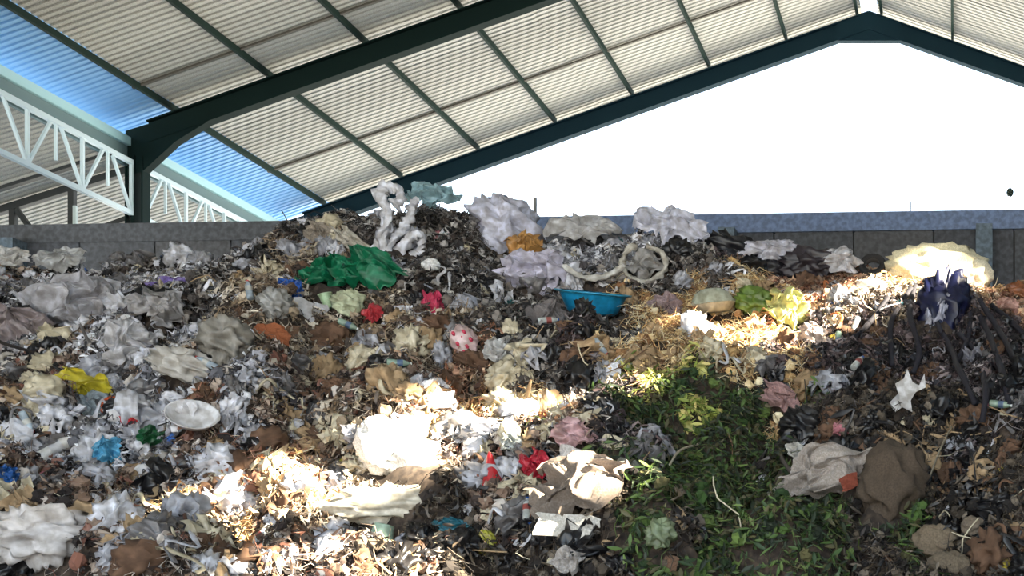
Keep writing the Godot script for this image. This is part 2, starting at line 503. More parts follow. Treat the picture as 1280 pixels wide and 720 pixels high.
# sweep of a squashed, creased tube along points; w width, h thickness per point
func sweep_mesh(pts: Array, w: Array, h: Array, s: int, crease := 0.25, segs := 10, steps := 5) -> ArrayMesh:
	var c := []; var ww := []; var hh := []
	for i in pts.size() - 1:
		for k in steps:
			var u := float(k) / steps
			var a: Vector3 = pts[maxi(i - 1, 0)]; var b: Vector3 = pts[i]; var e: Vector3 = pts[i + 1]; var f: Vector3 = pts[mini(i + 2, pts.size() - 1)]
			c.append(b.cubic_interpolate(e, a, f, u))
			ww.append(lerpf(w[i], w[i + 1], u)); hh.append(lerpf(h[i], h[i + 1], u))
	c.append(pts[-1]); ww.append(w[-1]); hh.append(h[-1])
	var p := PackedVector3Array(); var t := PackedInt32Array()
	var side := Vector3(0, 0, 1)
	for i in c.size():
		var f: Vector3 = (c[mini(i + 1, c.size() - 1)] - c[maxi(i - 1, 0)]).normalized()
		var sd := f.cross(side)
		if sd.length() < 0.05: sd = f.cross(Vector3(1, 0, 0.3))
		sd = sd.normalized()
		var up := sd.cross(f).normalized()
		for k in segs:
			var a := TAU * k / segs
			var q: Vector3 = sd * cos(a) * ww[i] * 0.5 + up * sin(a) * hh[i] * 0.5
			var nn := 1.0 + crease * 2.0 * n1.get_noise_3d(cos(a) * 1.2 + s * 7.0, sin(a) * 1.2 + s, i * 0.35)
			p.append(c[i] + q * nn)
	var last := p.size()
	p.append(c[0]); p.append(c[-1])
	for i in c.size() - 1:
		for k in segs:
			var a := i * segs + k; var b := i * segs + (k + 1) % segs
			t.append_array([a, b, a + segs, b, b + segs, a + segs])
	for k in segs:
		t.append_array([last, (k + 1) % segs, k])
		var z := (c.size() - 1) * segs
		t.append_array([last + 1, z + k, z + (k + 1) % segs])
	return mesh_of(p, t)

# lathe about y from [radius, y] pairs
func lathe(prof: Array, segs := 24, sx := 1.0) -> ArrayMesh:
	var p := PackedVector3Array(); var t := PackedInt32Array()
	for q in prof:
		for i in segs:
			var a := TAU * i / segs
			p.append(Vector3(cos(a) * q[0] * sx, q[1], sin(a) * q[0]))
	for j in prof.size() - 1:
		for i in segs:
			var a := j * segs + i; var b := j * segs + (i + 1) % segs
			t.append_array([a, a + segs, b, b, a + segs, b + segs])
	return mesh_of(p, t)

# bent card with thickness: x-y about 2 x 2
func card_mesh(s: int, bend := 0.3, thick := 0.03, nx := 5, ny := 5) -> ArrayMesh:
	var p := PackedVector3Array(); var t := PackedInt32Array()
	var off := Vector3(s * 2.9, s * 5.1, 0)
	for f in [1.0, -1.0]:
		for j in ny + 1:
			for i in nx + 1:
				var q := Vector3(2.0 * i / nx - 1.0, 2.0 * j / ny - 1.0, 0)
				q += Vector3(n1.get_noise_3dv(q * 0.8 + off), n1.get_noise_3dv(q * 0.8 + off * 1.9), 0) * 0.28
				q.z = bend * (n1.get_noise_3dv(q * 0.7 + off) * 1.4 + (0.5 - absf(q.x * 0.8 + q.y * 0.3)) * (1.0 if s % 2 == 0 else -0.6)) + f * thick
				p.append(q)
	var n := (nx + 1) * (ny + 1)
	for j in ny:
		for i in nx:
			var a := j * (nx + 1) + i; var b := a + nx + 1
			t.append_array([a, b, a + 1, a + 1, b, b + 1])
			t.append_array([n + a, n + a + 1, n + b, n + a + 1, n + b + 1, n + b])
	var edge := []
	for i in nx: edge.append([i, i + 1])
	for j in ny: edge.append([j * (nx + 1) + nx, (j + 1) * (nx + 1) + nx])
	for i in nx: edge.append([ny * (nx + 1) + nx - i, ny * (nx + 1) + nx - i - 1])
	for j in ny: edge.append([(ny - j) * (nx + 1), (ny - j - 1) * (nx + 1)])
	for e in edge: t.append_array([e[0], e[1], n + e[0], e[1], n + e[1], n + e[0]])
	return mesh_of(p, t, true)

# how a thing lies on the heap at a pixel: facing part way between the slope and the open side
func pose(px: float, py: float, wpx: float, hpx: float, deg: float, out := 0.0, lean := 0.4, thick := 0.5) -> Transform3D:
	var d := heap_d(px, py)
	var x := (px - PX) / F * d
	var pos := at_depth(px, py, d)
	pos.y = minf(pos.y, EYE + heap_h(x, d) + 0.05 + hpx * d / F * 0.22)
	var n := heap_n(x, d)
	var eye := (Vector3(0, EYE, 0) - pos).normalized()
	var zf := (n * lean + eye * (1.0 - lean)).normalized()
	var xf := Vector3.UP.cross(zf).normalized()
	var yf := zf.cross(xf)
	var b := Basis(xf, yf, zf).rotated(zf, deg_to_rad(deg))
	var k := d / F * 0.5
	var s := Vector3(wpx * k, hpx * k, minf(wpx, hpx) * k * thick)
	return Transform3D(b * Basis.from_scale(s), pos + zf * (out * s.z + (0.11 if out > 0.0 else 0.0)))

# ------------------------------------------------------------------ things told apart in the photograph
# [shape, px, py, width px, height px, turn, colour, name, label, category]
func keep(tr: Transform3D) -> void:
	var r := maxf(tr.basis.x.length(), tr.basis.y.length()) * 1.3
	var inv := tr.affine_inverse()
	for i in range(int(floor((tr.origin.x - r) * 2.0)), int(floor((tr.origin.x + r) * 2.0)) + 1):
		if not kept.has(i): kept[i] = []
		kept[i].append(inv)

func is_kept(p: Vector3, grow := 0.8) -> bool:
	for inv in kept.get(int(floor(p.x * 2.0)), []):
		var q: Vector3 = inv * p
		var v := (q.y + 0.4) / 1.4
		if q.x * q.x + v * v < grow and q.z > -1.1 and q.z < 2.6: return true
	return false

func build_named() -> void:
	var items := [
		["bag", 624, 292, 78, 62, -8, rgb(212, 214, 234), "plastic_bag", "pale lavender-white bag with a peaked top on the crest of the heap", "bag"],
		["film", 540, 256, 52, 26, 0, rgb(150, 185, 195), "plastic_film", "pale blue-green film lying on the very top of the heap", "film"],
		["film", 660, 321, 40, 34, 20, rgb(206, 156, 92), "plastic_film", "orange film beside the pale peaked bag on the crest", "film"],
		["film", 672, 352, 84, 44, 5, rgb(205, 202, 222), "plastic_film", "lavender-white crumpled film between the orange film and blue basin", "film"],
		["film", 730, 302, 80, 32, -6, rgb(196, 196, 198), "plastic_film", "whitish film over a dark bag on the crest, near the steel rod", "film"],
		["bag", 732, 310, 34, 24, 0, rgb(48, 46, 46), "refuse_bag", "small dark bag lump under whitish film on the crest", "bag"],
		["film", 846, 300, 86, 42, -12, rgb(216, 218, 234), "plastic_film", "white torn film standing up on the crest beside the black bag", "film"],
		["bag", 914, 317, 56, 30, -16, rgb(30, 30, 34), "refuse_bag", "black rounded refuse bag on the crest beside white torn film", "bag"],
		["film", 965, 321, 66, 26, 0, rgb(198, 198, 210), "plastic_film", "pale ragged film behind the charcoal bag on the crest", "film"],
		["bag", 1010, 337, 64, 34, 6, rgb(52, 46, 52), "refuse_bag", "long charcoal refuse bag on the crest above the orange-pink straw", "bag"],
		["bag", 965, 345, 28, 22, 0, rgb(40, 38, 42), "refuse_bag", "small round dark bag against the long charcoal bag", "bag"],
		["film", 1052, 330, 52, 28, -8, rgb(206, 206, 212), "plastic_film", "white film between the charcoal bag and the dark rubber ring", "film"],
		["bag", 1168, 346, 112, 54, 3, rgb(226, 218, 186), "sack", "big cream woven sack lying along the crest", "sack"],
		["bag", 1214, 354, 50, 40, -14, rgb(232, 226, 202), "sack", "small cream sack end beside the big cream sack", "sack"],
		["bag", 1085, 371, 40, 24, 10, rgb(220, 220, 214), "plastic_bag", "white knotted bag under the dark rubber ring", "bag"],
		["bag", 1180, 394, 54, 82, -12, rgb(18, 24, 62), "refuse_bag", "navy blue bag with white streaks below the cream sack", "bag"],
		["film", 1174, 400, 26, 52, -16, rgb(190, 192, 210), "plastic_film", "white streaked film hanging over the navy blue bag", "film"],
		["bag", 1270, 376, 32, 26, 0, rgb(140, 86, 52), "cloth_bundle", "rusty brown cloth bundle at the low end of the crest", "cloth"],
		["film", 1254, 393, 34, 22, 0, rgb(214, 170, 158), "plastic_film", "pale pink film below the rusty brown cloth bundle", "film"],
		["bag", 945, 384, 44, 28, -14, rgb(98, 126, 52), "plastic_bag", "olive green bag beside the yellow-green film", "bag"],
		["film", 982, 398, 46, 44, 20, rgb(206, 208, 138), "plastic_film", "pale yellow-green film beside the olive green bag", "film"],
		["film", 682, 414, 46, 52, 0, rgb(128, 122, 122), "rag", "grey triangular rag below the blue basin", "rag"],
		["film", 836, 396, 40, 30, 0, rgb(160, 140, 142), "rag", "pinkish grey rag above the blond straw", "rag"],
		["film", 1022, 430, 40, 24, -24, rgb(204, 190, 184), "plastic_film", "off-white folded film below the orange-pink straw", "film"],
		["film", 230, 368, 62, 22, 0, rgb(122, 104, 176), "wrapper", "purple plastic wrapper on the grey upper slope", "wrapper"],
		["film", 200, 398, 56, 46, -14, rgb(176, 174, 176), "plastic_film", "light grey flat sheet of film below the purple wrapper", "film"],
		["bag", 282, 433, 54, 52, 0, rgb(146, 142, 134), "plastic_bag", "grey rounded bag beside the brown and orange scraps", "bag"],
		["bag", 236, 462, 70, 32, -12, rgb(196, 192, 186), "plastic_bag", "off-white long rounded bag above the white foam tray", "bag"],
		["film", 28, 426, 66, 56, 0, rgb(158, 146, 148), "plastic_film", "pinkish grey wide film on the grey slope above the dark stick", "film"],
		["film", 16, 309, 42, 22, 0, rgb(214, 214, 214), "plastic_film", "white film lump against the dark wall, at the heap's low crest", "film"],
		["film", 78, 324, 50, 26, 12, rgb(196, 198, 200), "plastic_film", "whitish ragged film just below the dark wall", "film"],
		["film", 110, 396, 96, 76, 0, rgb(196, 196, 204), "plastic_film", "large grey-white tangle of film on the grey slope", "film"],
		["film", 165, 440, 60, 50, 30, rgb(208, 208, 214), "plastic_film", "white tangled film above the yellow bag's slope", "film"],
		["film", 445, 310, 48, 20, -36, rgb(196, 190, 178), "plastic_strip", "cream bent strip above the green tarpaulin", "strip"],
		["film", 405, 300, 30, 24, -20, rgb(160, 150, 138), "rag", "beige rag on the shoulder of the crest above the green tarpaulin", "rag"],
		["bag", 540, 339, 20, 14, 0, rgb(226, 226, 226), "foam_lump", "small white oval foam lump on the dark crest", "foam"],
		["film", 359, 372, 28, 24, 16, rgb(42, 98, 190), "wrapper", "bright blue wrapper beside the green tarpaulin", "wrapper"],
		["bag", 341, 386, 36, 30, 0, rgb(168, 168, 166), "plastic_bag", "clear greyish bag beside the bright blue wrapper", "bag"],
		["bag", 438, 385, 34, 26, 0, rgb(196, 204, 172), "plastic_bag", "pale green-cream bag under the green tarpaulin", "bag"],
		["film", 468, 402, 20, 22, 0, rgb(198, 62, 72), "wrapper", "red and pale crumpled wrapper under the green tarpaulin", "wrapper"],
		["film", 541, 391, 26, 40, 12, rgb(222, 70, 110), "wrapper", "bright pink packet standing below the white twisted plastic", "wrapper"],
		["card", 339, 426, 34, 24, 8, rgb(166, 96, 58), "cardboard_scrap", "orange-brown cardboard scrap below the clear greyish bag", "cardboard"],
		["film", 630, 448, 36, 36, 0, rgb(206, 206, 206), "plastic_film", "white small film beside the red-checked packet", "film"],
		["film", 105, 493, 62, 40, -6, rgb(222, 206, 62), "plastic_bag", "bright yellow plastic bag on the brown lower slope", "bag"],
		["film", 120, 528, 48, 36, 0, rgb(162, 176, 186), "plastic_film", "pale blue-grey film under the bright yellow bag", "film"],
		["film", 143, 569, 26, 28, 8, rgb(92, 172, 214), "wrapper", "sky blue wrapper beside the white plastic bottle", "wrapper"],
		["film", 150, 517, 24, 20, 30, rgb(220, 104, 58), "wrapper", "orange wrapper just below the bright yellow bag", "wrapper"],
		["card", 178, 532, 40, 14, 12, rgb(186, 46, 50), "wrapper", "red folded strip of wrapper beside the white foam tray", "wrapper"],
		["film", 197, 555, 28, 24, 0, rgb(28, 88, 52), "wrapper", "dark green wrapper below the red folded strip", "wrapper"],
		["film", 6, 602, 24, 20, 0, rgb(30, 92, 170), "wrapper", "deep blue wrapper beside the brown sticks low on the heap", "wrapper"],
		["bag", 52, 678, 106, 62, 4, rgb(206, 202, 202), "plastic_bag", "large dirty white bag low on the heap below the white bottle", "bag"],
		["bag", 478, 562, 50, 62, 8, rgb(236, 234, 230), "foam_block", "tall bright white foam lump in the sunlit patch", "foam"],
		["bag", 516, 578, 66, 52, -4, rgb(238, 236, 232), "foam_block", "broad bright white foam lump in the sunlit patch", "foam"],
		["bag", 485, 636, 112, 40, 4, rgb(228, 222, 206), "plastic_bag", "long creamy white bag above the pale green cup", "bag"],
		["film", 570, 666, 42, 18, -10, rgb(32, 108, 128), "wrapper", "teal flattened wrapper beside the pale green cup", "wrapper"],
		["bag", 609, 682, 22, 24, 0, rgb(196, 194, 74), "plastic_bag", "small yellow-green knotted bag near the grey blanket", "bag"],
		["film", 677, 588, 32, 36, 20, rgb(202, 44, 66), "wrapper", "crimson crumpled wrapper beside the red cone", "wrapper"],
		["film", 725, 548, 48, 30, -10, rgb(214, 176, 180), "paper", "pale pink petal-like crumpled paper at the edge of the green leaves", "paper"],
		["card", 725, 581, 46, 28, -20, rgb(210, 204, 200), "paper", "white folded paper under the pale pink paper", "paper"],
		["film", 644, 560, 28, 22, 0, rgb(198, 206, 206), "plastic_film", "small whitish film above the two red wrappers", "film"],
		["film", 734, 626, 116, 66, 10, rgb(134, 122, 112), "blanket", "grey-brown crumpled blanket beside the green leaves", "blanket"],
		["film", 783, 616, 42, 62, 0, rgb(128, 128, 116), "rag", "grey-green upright rag at the end of the grey-brown blanket", "rag"],
		["card", 714, 665, 76, 26, -6, rgb(214, 210, 202), "paper", "white wedge-shaped sheet under the grey-brown blanket", "paper"],
		["film", 717, 706, 34, 30, 10, rgb(186, 180, 176), "rag", "small pale rag under the white wedge-shaped sheet", "rag"],
		["bag", 828, 672, 34, 30, 0, rgb(126, 140, 108), "plastic_bag", "pale green bag among the dark green leaves", "bag"],
		["film", 1030, 598, 100, 58, 10, rgb(176, 166, 158), "cloth", "pale grey cloth with a torn end beside the brown sack", "cloth"],
		["film", 1000, 608, 66, 24, 28, rgb(170, 162, 154), "cloth", "pale grey cloth tail hanging over the green leaves", "cloth"],
		["card", 1068, 610, 22, 16, 20, rgb(136, 66, 46), "cardboard_scrap", "red-brown scrap on the end of the pale grey cloth", "cardboard"],
		["bag", 1112, 618, 76, 96, -20, rgb(84, 71, 58), "sack", "brown coarse sack beside the pale grey cloth", "sack"],
		["film", 978, 502, 48, 28, -34, rgb(172, 138, 136), "rag", "dusty pink rag above the green leaves", "rag"],
		["bag", 1174, 684, 56, 38, -8, rgb(122, 108, 90), "rubble_stone", "large beige stone low on the heap beside the brown sack", "stone"],
		["bag", 1222, 662, 28, 22, 0, rgb(118, 106, 92), "rubble_stone", "small beige stone beside the large beige stone", "stone"],
		["bag", 1192, 712, 50, 28, 0, rgb(110, 98, 82), "rubble_stone", "flat beige stone under the large beige stone", "stone"],
		["film", 1218, 468, 26, 44, 16, rgb(150, 150, 162), "plastic_film", "grey film hanging among the dark cables", "film"],
		["film", 1000, 570, 28, 18, -34, rgb(200, 198, 192), "plastic_strip", "short white strip above the pale grey cloth", "strip"],
	]
	var i := 0
	for it in items:
		i += 1
		var shape: String = it[0]
		var lump: bool = it[7] == "rubble_stone" or it[7] == "foam_block" or it[7] == "foam_lump"
		var me: ArrayMesh
		var m: Material
		var tr: Transform3D
		if shape == "bag":
			me = bag_mesh(i, 34, 24, 0.16 if lump else 0.2 if it[7] == "sack" else 0.36, 0.05 if lump else 0.08 if it[7] == "sack" else 0.13)
			m = mat(it[6], 0.9 if lump else 0.42, "grime" if not lump else "fine")
			if it[7] == "sack": m = mat(it[6], 0.9, "fine")
			tr = pose(it[1], it[2], it[3] * 1.08, it[4] * 1.12, it[5], 0.35, 0.35, 0.8)
		elif shape == "film":
			var soft: bool = it[7] in ["rag", "cloth", "blanket"]
			me = film_mesh(i, 16, 48, 0.36, 0.55, 0.12 if soft else 0.22)
			m = mat(it[6], 0.9 if soft else 0.4, "fine" if soft else "film")
			tr = pose(it[1], it[2], it[3] * 1.1, it[4] * 1.15, it[5], 0.7, 0.4, 1.0)
		else:
			me = card_mesh(i, 0.35, 0.03)
			m = mat(it[6], 0.85, "fine")
			tr = pose(it[1], it[2], it[3], it[4] * 1.1, it[5], 0.6, 0.4, 0.8)
		var o := put(me, it[7], m)
		o.transform = tr
		keep(Transform3D(tr.basis.orthonormalized() * Basis.from_scale(Vector3(tr.basis.x.length(), tr.basis.y.length(), 0.12)), tr.origin))
		tag(o, it[8], it[9])
	named_specials()

# thing root at a pixel, unscaled, x right, y up in the face, z outwards
func root_at(called: String, px: float, py: float, deg := 0.0, lean := 0.35, out := 0.06, r := 0.12) -> Node3D:
	var tr := pose(px, py, 100, 100, deg, 0.0, lean)
	var o := node(called)
	var b := tr.basis.orthonormalized()
	o.transform = Transform3D(b, tr.origin + b.z * (out + 0.1))
	if r > 0.0: keep(Transform3D(b * Basis.from_scale(Vector3(r, r * 0.8, maxf(0.12, out * 0.7))), o.position))
	return o

func named_specials() -> void:
	# white twisted plastic on the crest: loops and trailing strips
	var k := 13.0 / F
	var tw := root_at("twisted_plastic", 497, 290, 0.0, 0.1, 0.18, 0.3)
	var wm := mat(rgb(226, 228, 238), 0.38, "film")
	var strips := [
		[[[-6, -40], [-16, -12], [-8, 14], [-18, 36], [-12, 48], [2, 46], [6, 34], [-2, 26]], 15, 6],
		[[[-14, -40], [-6, -18], [6, 0], [14, 14], [18, 30], [24, 38]], 12, 5],
		[[[-20, -44], [-8, -34], [10, -38], [26, -22], [30, -8], [20, -6], [6, -22], [-2, -40]], 12, 5],
		[[[-26, -38], [-22, -20], [-12, 0], [-14, 20]], 13, 5],
	]
	var q := 0
	for s in strips:
		var pts := []; var w := []; var h := []
		for c in s[0]:
			pts.append(Vector3(c[0] * k, c[1] * k, 0.05 * sin(q * 1.3 + pts.size() * 1.1)))
			w.append(s[1] * k * (0.8 + 0.3 * sin(pts.size() * 1.7 + q))); h.append(s[2] * k * 1.3)
		put(sweep_mesh(pts, w, h, q + 3, 0.4, 12, 6), "strip", wm, tw)
		q += 1
	tag(tw, "white twisted plastic sheet looped and standing on the crest", "plastic sheet")
	# green tarpaulin: a dark folded half and a bright half
	var gt := root_at("green_tarpaulin", 456, 357, 0.0, 0.4, 0.2, 0.42)
	var bright := put(film_mesh(61, 18, 52, 0.36, 0.6, 0.14), "sheet", mat(rgb(14, 122, 84), 0.5, "film"), gt, Vector3(0.1, 0.0, 0.0))
	bright.transform = Transform3D(Basis.from_euler(Vector3(0, 0, -0.35)) * Basis.from_scale(Vector3(0.33, 0.17, 0.2)), Vector3(0.13, 0.0, 0.02))
	var dark := put(film_mesh(67, 16, 44, 0.5, 0.4, 0.2), "fold", mat(rgb(14, 122, 84), 0.5, "film"), gt)
	dark.transform = Transform3D(Basis.from_euler(Vector3(0, 0, 0.3)) * Basis.from_scale(Vector3(0.24, 0.15, 0.18)), Vector3(-0.22, -0.02, -0.02))
	tag(gt, "bright green tarpaulin crumpled below the white twisted plastic", "tarpaulin")
	# blue basin lying tilted, hollow towards the top
	var bs := root_at("blue_basin", 743, 388, -6.0, 0.1, 0.4, 0.36)
	var bl := mat(rgb(36, 158, 214), 0.35, "grime")
	var body := put(lathe([[0.001, -0.02], [0.17, -0.02], [0.2, 0.0], [0.275, 0.16], [0.285, 0.165], [0.262, 0.16], [0.19, 0.015], [0.16, -0.005], [0.001, -0.005]], 36, 1.05), "bowl", bl, bs)
	var rim := put(lathe([[0.272, 0.15], [0.31, 0.158], [0.315, 0.17], [0.272, 0.17]], 36, 1.05), "rim", mat(rgb(70, 182, 228), 0.35, "grime"), bs)
	var bb := Basis.from_euler(Vector3(0.12, 0, 0.06))
	body.transform = Transform3D(bb, Vector3(0, -0.06, 0.0)); rim.transform = body.transform
	tag(bs, "bright blue plastic basin tilted on the slope below white film", "basin")
	# tyre on the crest
	var ty := root_at("rubber_ring", 1090, 338, -6.0, 0.2, 0.08)
	var ring := put(lathe([[0.075, -0.035], [0.12, -0.045], [0.135, -0.02], [0.135, 0.02], [0.12, 0.045], [0.075, 0.035], [0.075, -0.035]], 30), "tread", mat(rgb(34, 33, 34), 0.8, "fine"), ty)
	ring.transform = Transform3D(Basis.from_euler(Vector3(1.15, 0, 0.2)), Vector3.ZERO)
	var lipm := put(lathe([[0.07, -0.02], [0.085, -0.03], [0.085, 0.03], [0.07, 0.02], [0.07, -0.02]], 30), "bead", mat(rgb(60, 58, 58), 0.7), ty)
	lipm.transform = ring.transform
	tag(ty, "small dark rubber ring on the crest beside the cream sack", "ring")
	# pale ring of rolled film and the curved strip beside it
	var rg := root_at("film_ring", 808, 338, 0.0, 0.25, 0.14, 0.24)
	var pts := []; var w := []; var h := []
	for j in 15:
		var a := TAU * j / 14.0 * 0.93 + 1.9
		pts.append(Vector3(cos(a) * 0.2, sin(a) * 0.17, 0.03 * sin(j * 1.7)))
		w.append(0.05 + 0.012 * sin(j * 2.3)); h.append(0.05)
	put(sweep_mesh(pts, w, h, 8, 0.35, 10, 4), "roll", mat(rgb(204, 200, 190), 0.5, "film"), rg)
	put(film_mesh(33, 8, 24, 0.4, 0.2, 0.4), "film", mat(rgb(150, 148, 146), 0.45, "film"), rg).scale = Vector3(0.15, 0.13, 0.1)
	tag(rg, "pale rolled film forming a ring below the white torn film", "film")
	var cs := root_at("curved_strip", 742, 347, 0.0, 0.25, 0.14, 0.26)
	pts = []; w = []; h = []
	for j in 8:
		var u := j / 7.0 * 2.0 - 1.0
		pts.append(Vector3(u * 0.27, u * u * 0.12 - 0.06 + u * 0.02, 0.02 * sin(j * 2.0))); w.append(0.05); h.append(0.03)
	put(sweep_mesh(pts, w, h, 5, 0.3, 10, 4), "strip", mat(rgb(206, 204, 198), 0.5, "film"), cs)
	tag(cs, "pale curved strip sagging above the blue basin", "strip")
	# clear dome lid
	var dm := root_at("food_container", 893, 390, 8.0, 0.4, 0.12, 0.22)
	var dl := put(lathe([[0.001, 0.13], [0.09, 0.12], [0.155, 0.08], [0.19, 0.02], [0.21, 0.0], [0.215, -0.01]], 28), "lid", mat(rgb(190, 196, 178), 0.2, "film"), dm)
	dl.rotation = Vector3(0.35, 0, 0)
	var db := put(lathe([[0.216, -0.012], [0.2, -0.03], [0.15, -0.09], [0.001, -0.09]], 28), "tray", mat(rgb(206, 204, 188), 0.4, "grime"), dm)
	db.rotation = Vector3(0.35, 0, 0)
	tag(dm, "pale domed plastic food container at the top of the blond straw", "container")
	# white carton and cup under the tarpaulin
	var bx := root_at("white_carton", 375, 394, -12.0, 0.2, 0.06)
	put(card_mesh(14, 0.05, 0.5, 3, 3), "box", mat(rgb(216, 216, 220), 0.7, "grime"), bx).scale = Vector3(0.1, 0.085, 0.08)
	put(card_mesh(17, 0.2, 0.03, 3, 3), "flap", mat(rgb(204, 204, 210), 0.7, "grime"), bx, Vector3(0.12, 0.05, 0.03)).scale = Vector3(0.06, 0.05, 0.06)
	tag(bx, "small white carton with an open flap below the blue wrapper", "carton")
	cup("plastic_cup", 411, 381, 16, 0.055, rgb(178, 208, 168), rgb(196, 220, 186), "small pale green cup beside the white carton")
	cup("plastic_cup", 481, 678, 168, 0.088, rgb(176, 208, 190), rgb(198, 222, 206), "pale green plastic cup upside down below the long creamy bag")
	# white foam tray
	var tr := root_at("foam_tray", 247, 531, -12.0, 0.35, 0.07)
	put(lathe([[0.001, 0.0], [0.1, 0.0], [0.14, 0.05], [0.15, 0.052], [0.15, 0.045], [0.105, -0.012], [0.001, -0.012]], 20, 1.15), "shell", mat(rgb(222, 222, 226), 0.6, "grime"), tr).rotation = Vector3(0.9, 0, 0)
	put(card_mesh(21, 0.2, 0.04, 4, 4), "lid", mat(rgb(214, 214, 220), 0.6, "grime"), tr, Vector3(-0.06, 0.07, -0.02)).scale = Vector3(0.06, 0.05, 0.05)
	tag(tr, "white foam food tray below the off-white long bag", "tray")
	# white bottle lying on the slope
	bottle_thing(73, 566, 38, 0.34, 0.048, rgb(220, 218, 214), rgb(200, 200, 204), "white plastic bottle lying on the slope below the yellow bag")
	# red cone
	var rc := root_at("red_cone", 617, 590, 6.0, 0.2, 0.05)
	put(lathe([[0.006, 0.12], [0.016, 0.1], [0.07, -0.1], [0.072, -0.12], [0.06, -0.12], [0.01, 0.09]], 20), "body", mat(rgb(200, 30, 40), 0.4, "grime"), rc)
	put(lathe([[0.073, -0.118], [0.082, -0.115], [0.082, -0.128], [0.073, -0.128]], 20), "rim", mat(rgb(176, 26, 36), 0.4), rc)
	tag(rc, "red plastic cone standing beside the crimson wrapper", "cone")
	# red-checked packet
	var rp := root_at("snack_packet", 581, 433, 28.0, 0.3, 0.07)
	put(bag_mesh(71, 22, 16, 0.2, 0.08), "pouch", mat(rgb(216, 190, 190), 0.35, "grime"), rp).scale = Vector3(0.1, 0.13, 0.05)
	for c in [[-0.045, 0.075], [0.03, 0.055], [-0.005, 0.02], [-0.055, -0.01], [0.05, -0.02], [0.0, -0.055], [-0.04, -0.09]]:
		put(bag_mesh(72, 12, 8, 0.1, 0.03), "print_patch", mat(rgb(190, 60, 84), 0.35), rp, Vector3(c[0], c[1], 0.034)).scale = Vector3(0.016, 0.022, 0.02)
	tag(rp, "pale packet with red checks below the bright pink packet", "packet")
	# ragged white scrap shaped like a star
	var sc := root_at("torn_scrap", 1132, 495, 0.0, 0.25, 0.06)
	var star := []
	for c in [[-20, -16], [-8, -6], [-12, 8], [-2, 14], [2, 26], [8, 10], [16, 6], [22, 20], [24, 4], [12, -2], [6, -12], [8, -26], [-4, -20], [-12, -26]]:
		star.append(Vector2(c[0], c[1]) * 10.6 / F)
	put(plate(star, 0.012), "scrap", mat(rgb(206, 204, 204), 0.6, "grime"), sc)
	put(plate([Vector2(-0.12, -0.1), Vector2(-0.06, -0.03), Vector2(-0.04, -0.1)], 0.01), "fold", mat(rgb(190, 188, 190), 0.6, "grime"), sc, Vector3(0.01, 0, 0.012)).rotation = Vector3(0.4, 0.3, 0)
	tag(sc, "ragged white star-shaped scrap on the dark slope below the cables", "scrap")
	# reel with a hole
	var re := root_at("white_reel", 12, 451, 0.0, 0.1, 0.05)
	put(lathe([[0.03, -0.02], [0.06, -0.025], [0.064, 0.0], [0.06, 0.025], [0.03, 0.02], [0.03, -0.02]], 20), "ring", mat(rgb(208, 204, 198), 0.6, "grime"), re).rotation = Vector3(1.35, 0, 0)
	tag(re, "small white ring-shaped reel beside the long dark stick", "reel")
	# sticks
	stick([[-4, 430], [24, 444], [54, 461]], 0.03, rgb(46, 38, 34), "dark_stick", "long dark stick lying across the pinkish grey film")
	stick([[828, 595], [852, 586], [880, 572]], 0.018, rgb(170, 160, 140), "pale_twig", "thin pale twig lying on the dark green leaves")
	stick([[975, 572], [990, 590], [1002, 612]], 0.03, rgb(70, 62, 56), "dark_stick", "short dark stick leaning on the pale grey cloth")
	stick([[1150, 610], [1172, 580], [1190, 548]], 0.014, rgb(150, 140, 120), "pale_twig", "thin pale twig standing beside the brown sack")
	stick([[232, 640], [244, 668], [252, 690]], 0.02, rgb(96, 62, 44), "brown_stick", "brown stick in the sunlit straw")
	# cables hanging on the dark slope below the cream sack
	var cab := [[[1150, 372], [1142, 410], [1152, 450], [1140, 480]], [[1160, 368], [1186, 362], [1204, 382], [1208, 430], [1196, 470]], [[1204, 384], [1226, 420], [1246, 470], [1262, 520]], [[1218, 392], [1246, 430], [1270, 480]], [[1140, 378], [1120, 420], [1104, 470]], [[1232, 398], [1258, 420], [1284, 450]], [[1168, 420], [1180, 450], [1206, 480], [1230, 520]], [[1110, 390], [1092, 420], [1070, 440]], [[1190, 430], [1220, 460], [1240, 500], [1236, 540]]]
	for c in cab:
		stick(c, 0.05, rgb(34, 32, 42), "dark_cable", "dark cable hanging down the slope below the cream sack", "cable", "dark cables below the cream sack")

func cup(called: String, px: float, py: float, deg: float, r: float, c: Color, rimc: Color, label: String) -> void:
	var o := root_at(called, px, py, deg, 0.2, 0.06)
	put(lathe([[0.001, -1.15], [0.68, -1.15], [0.7, -1.1], [0.98, 1.1], [0.93, 1.1], [0.64, -1.0], [0.001, -1.0]].map(func(q): return [q[0] * r, q[1] * r]), 22), "wall", mat(c, 0.4, "grime"), o)
	put(lathe([[0.95, 1.06], [1.08, 1.08], [1.08, 1.16], [0.95, 1.16]].map(func(q): return [q[0] * r, q[1] * r]), 22), "rim", mat(rimc, 0.4), o)
	tag(o, label, "cup")

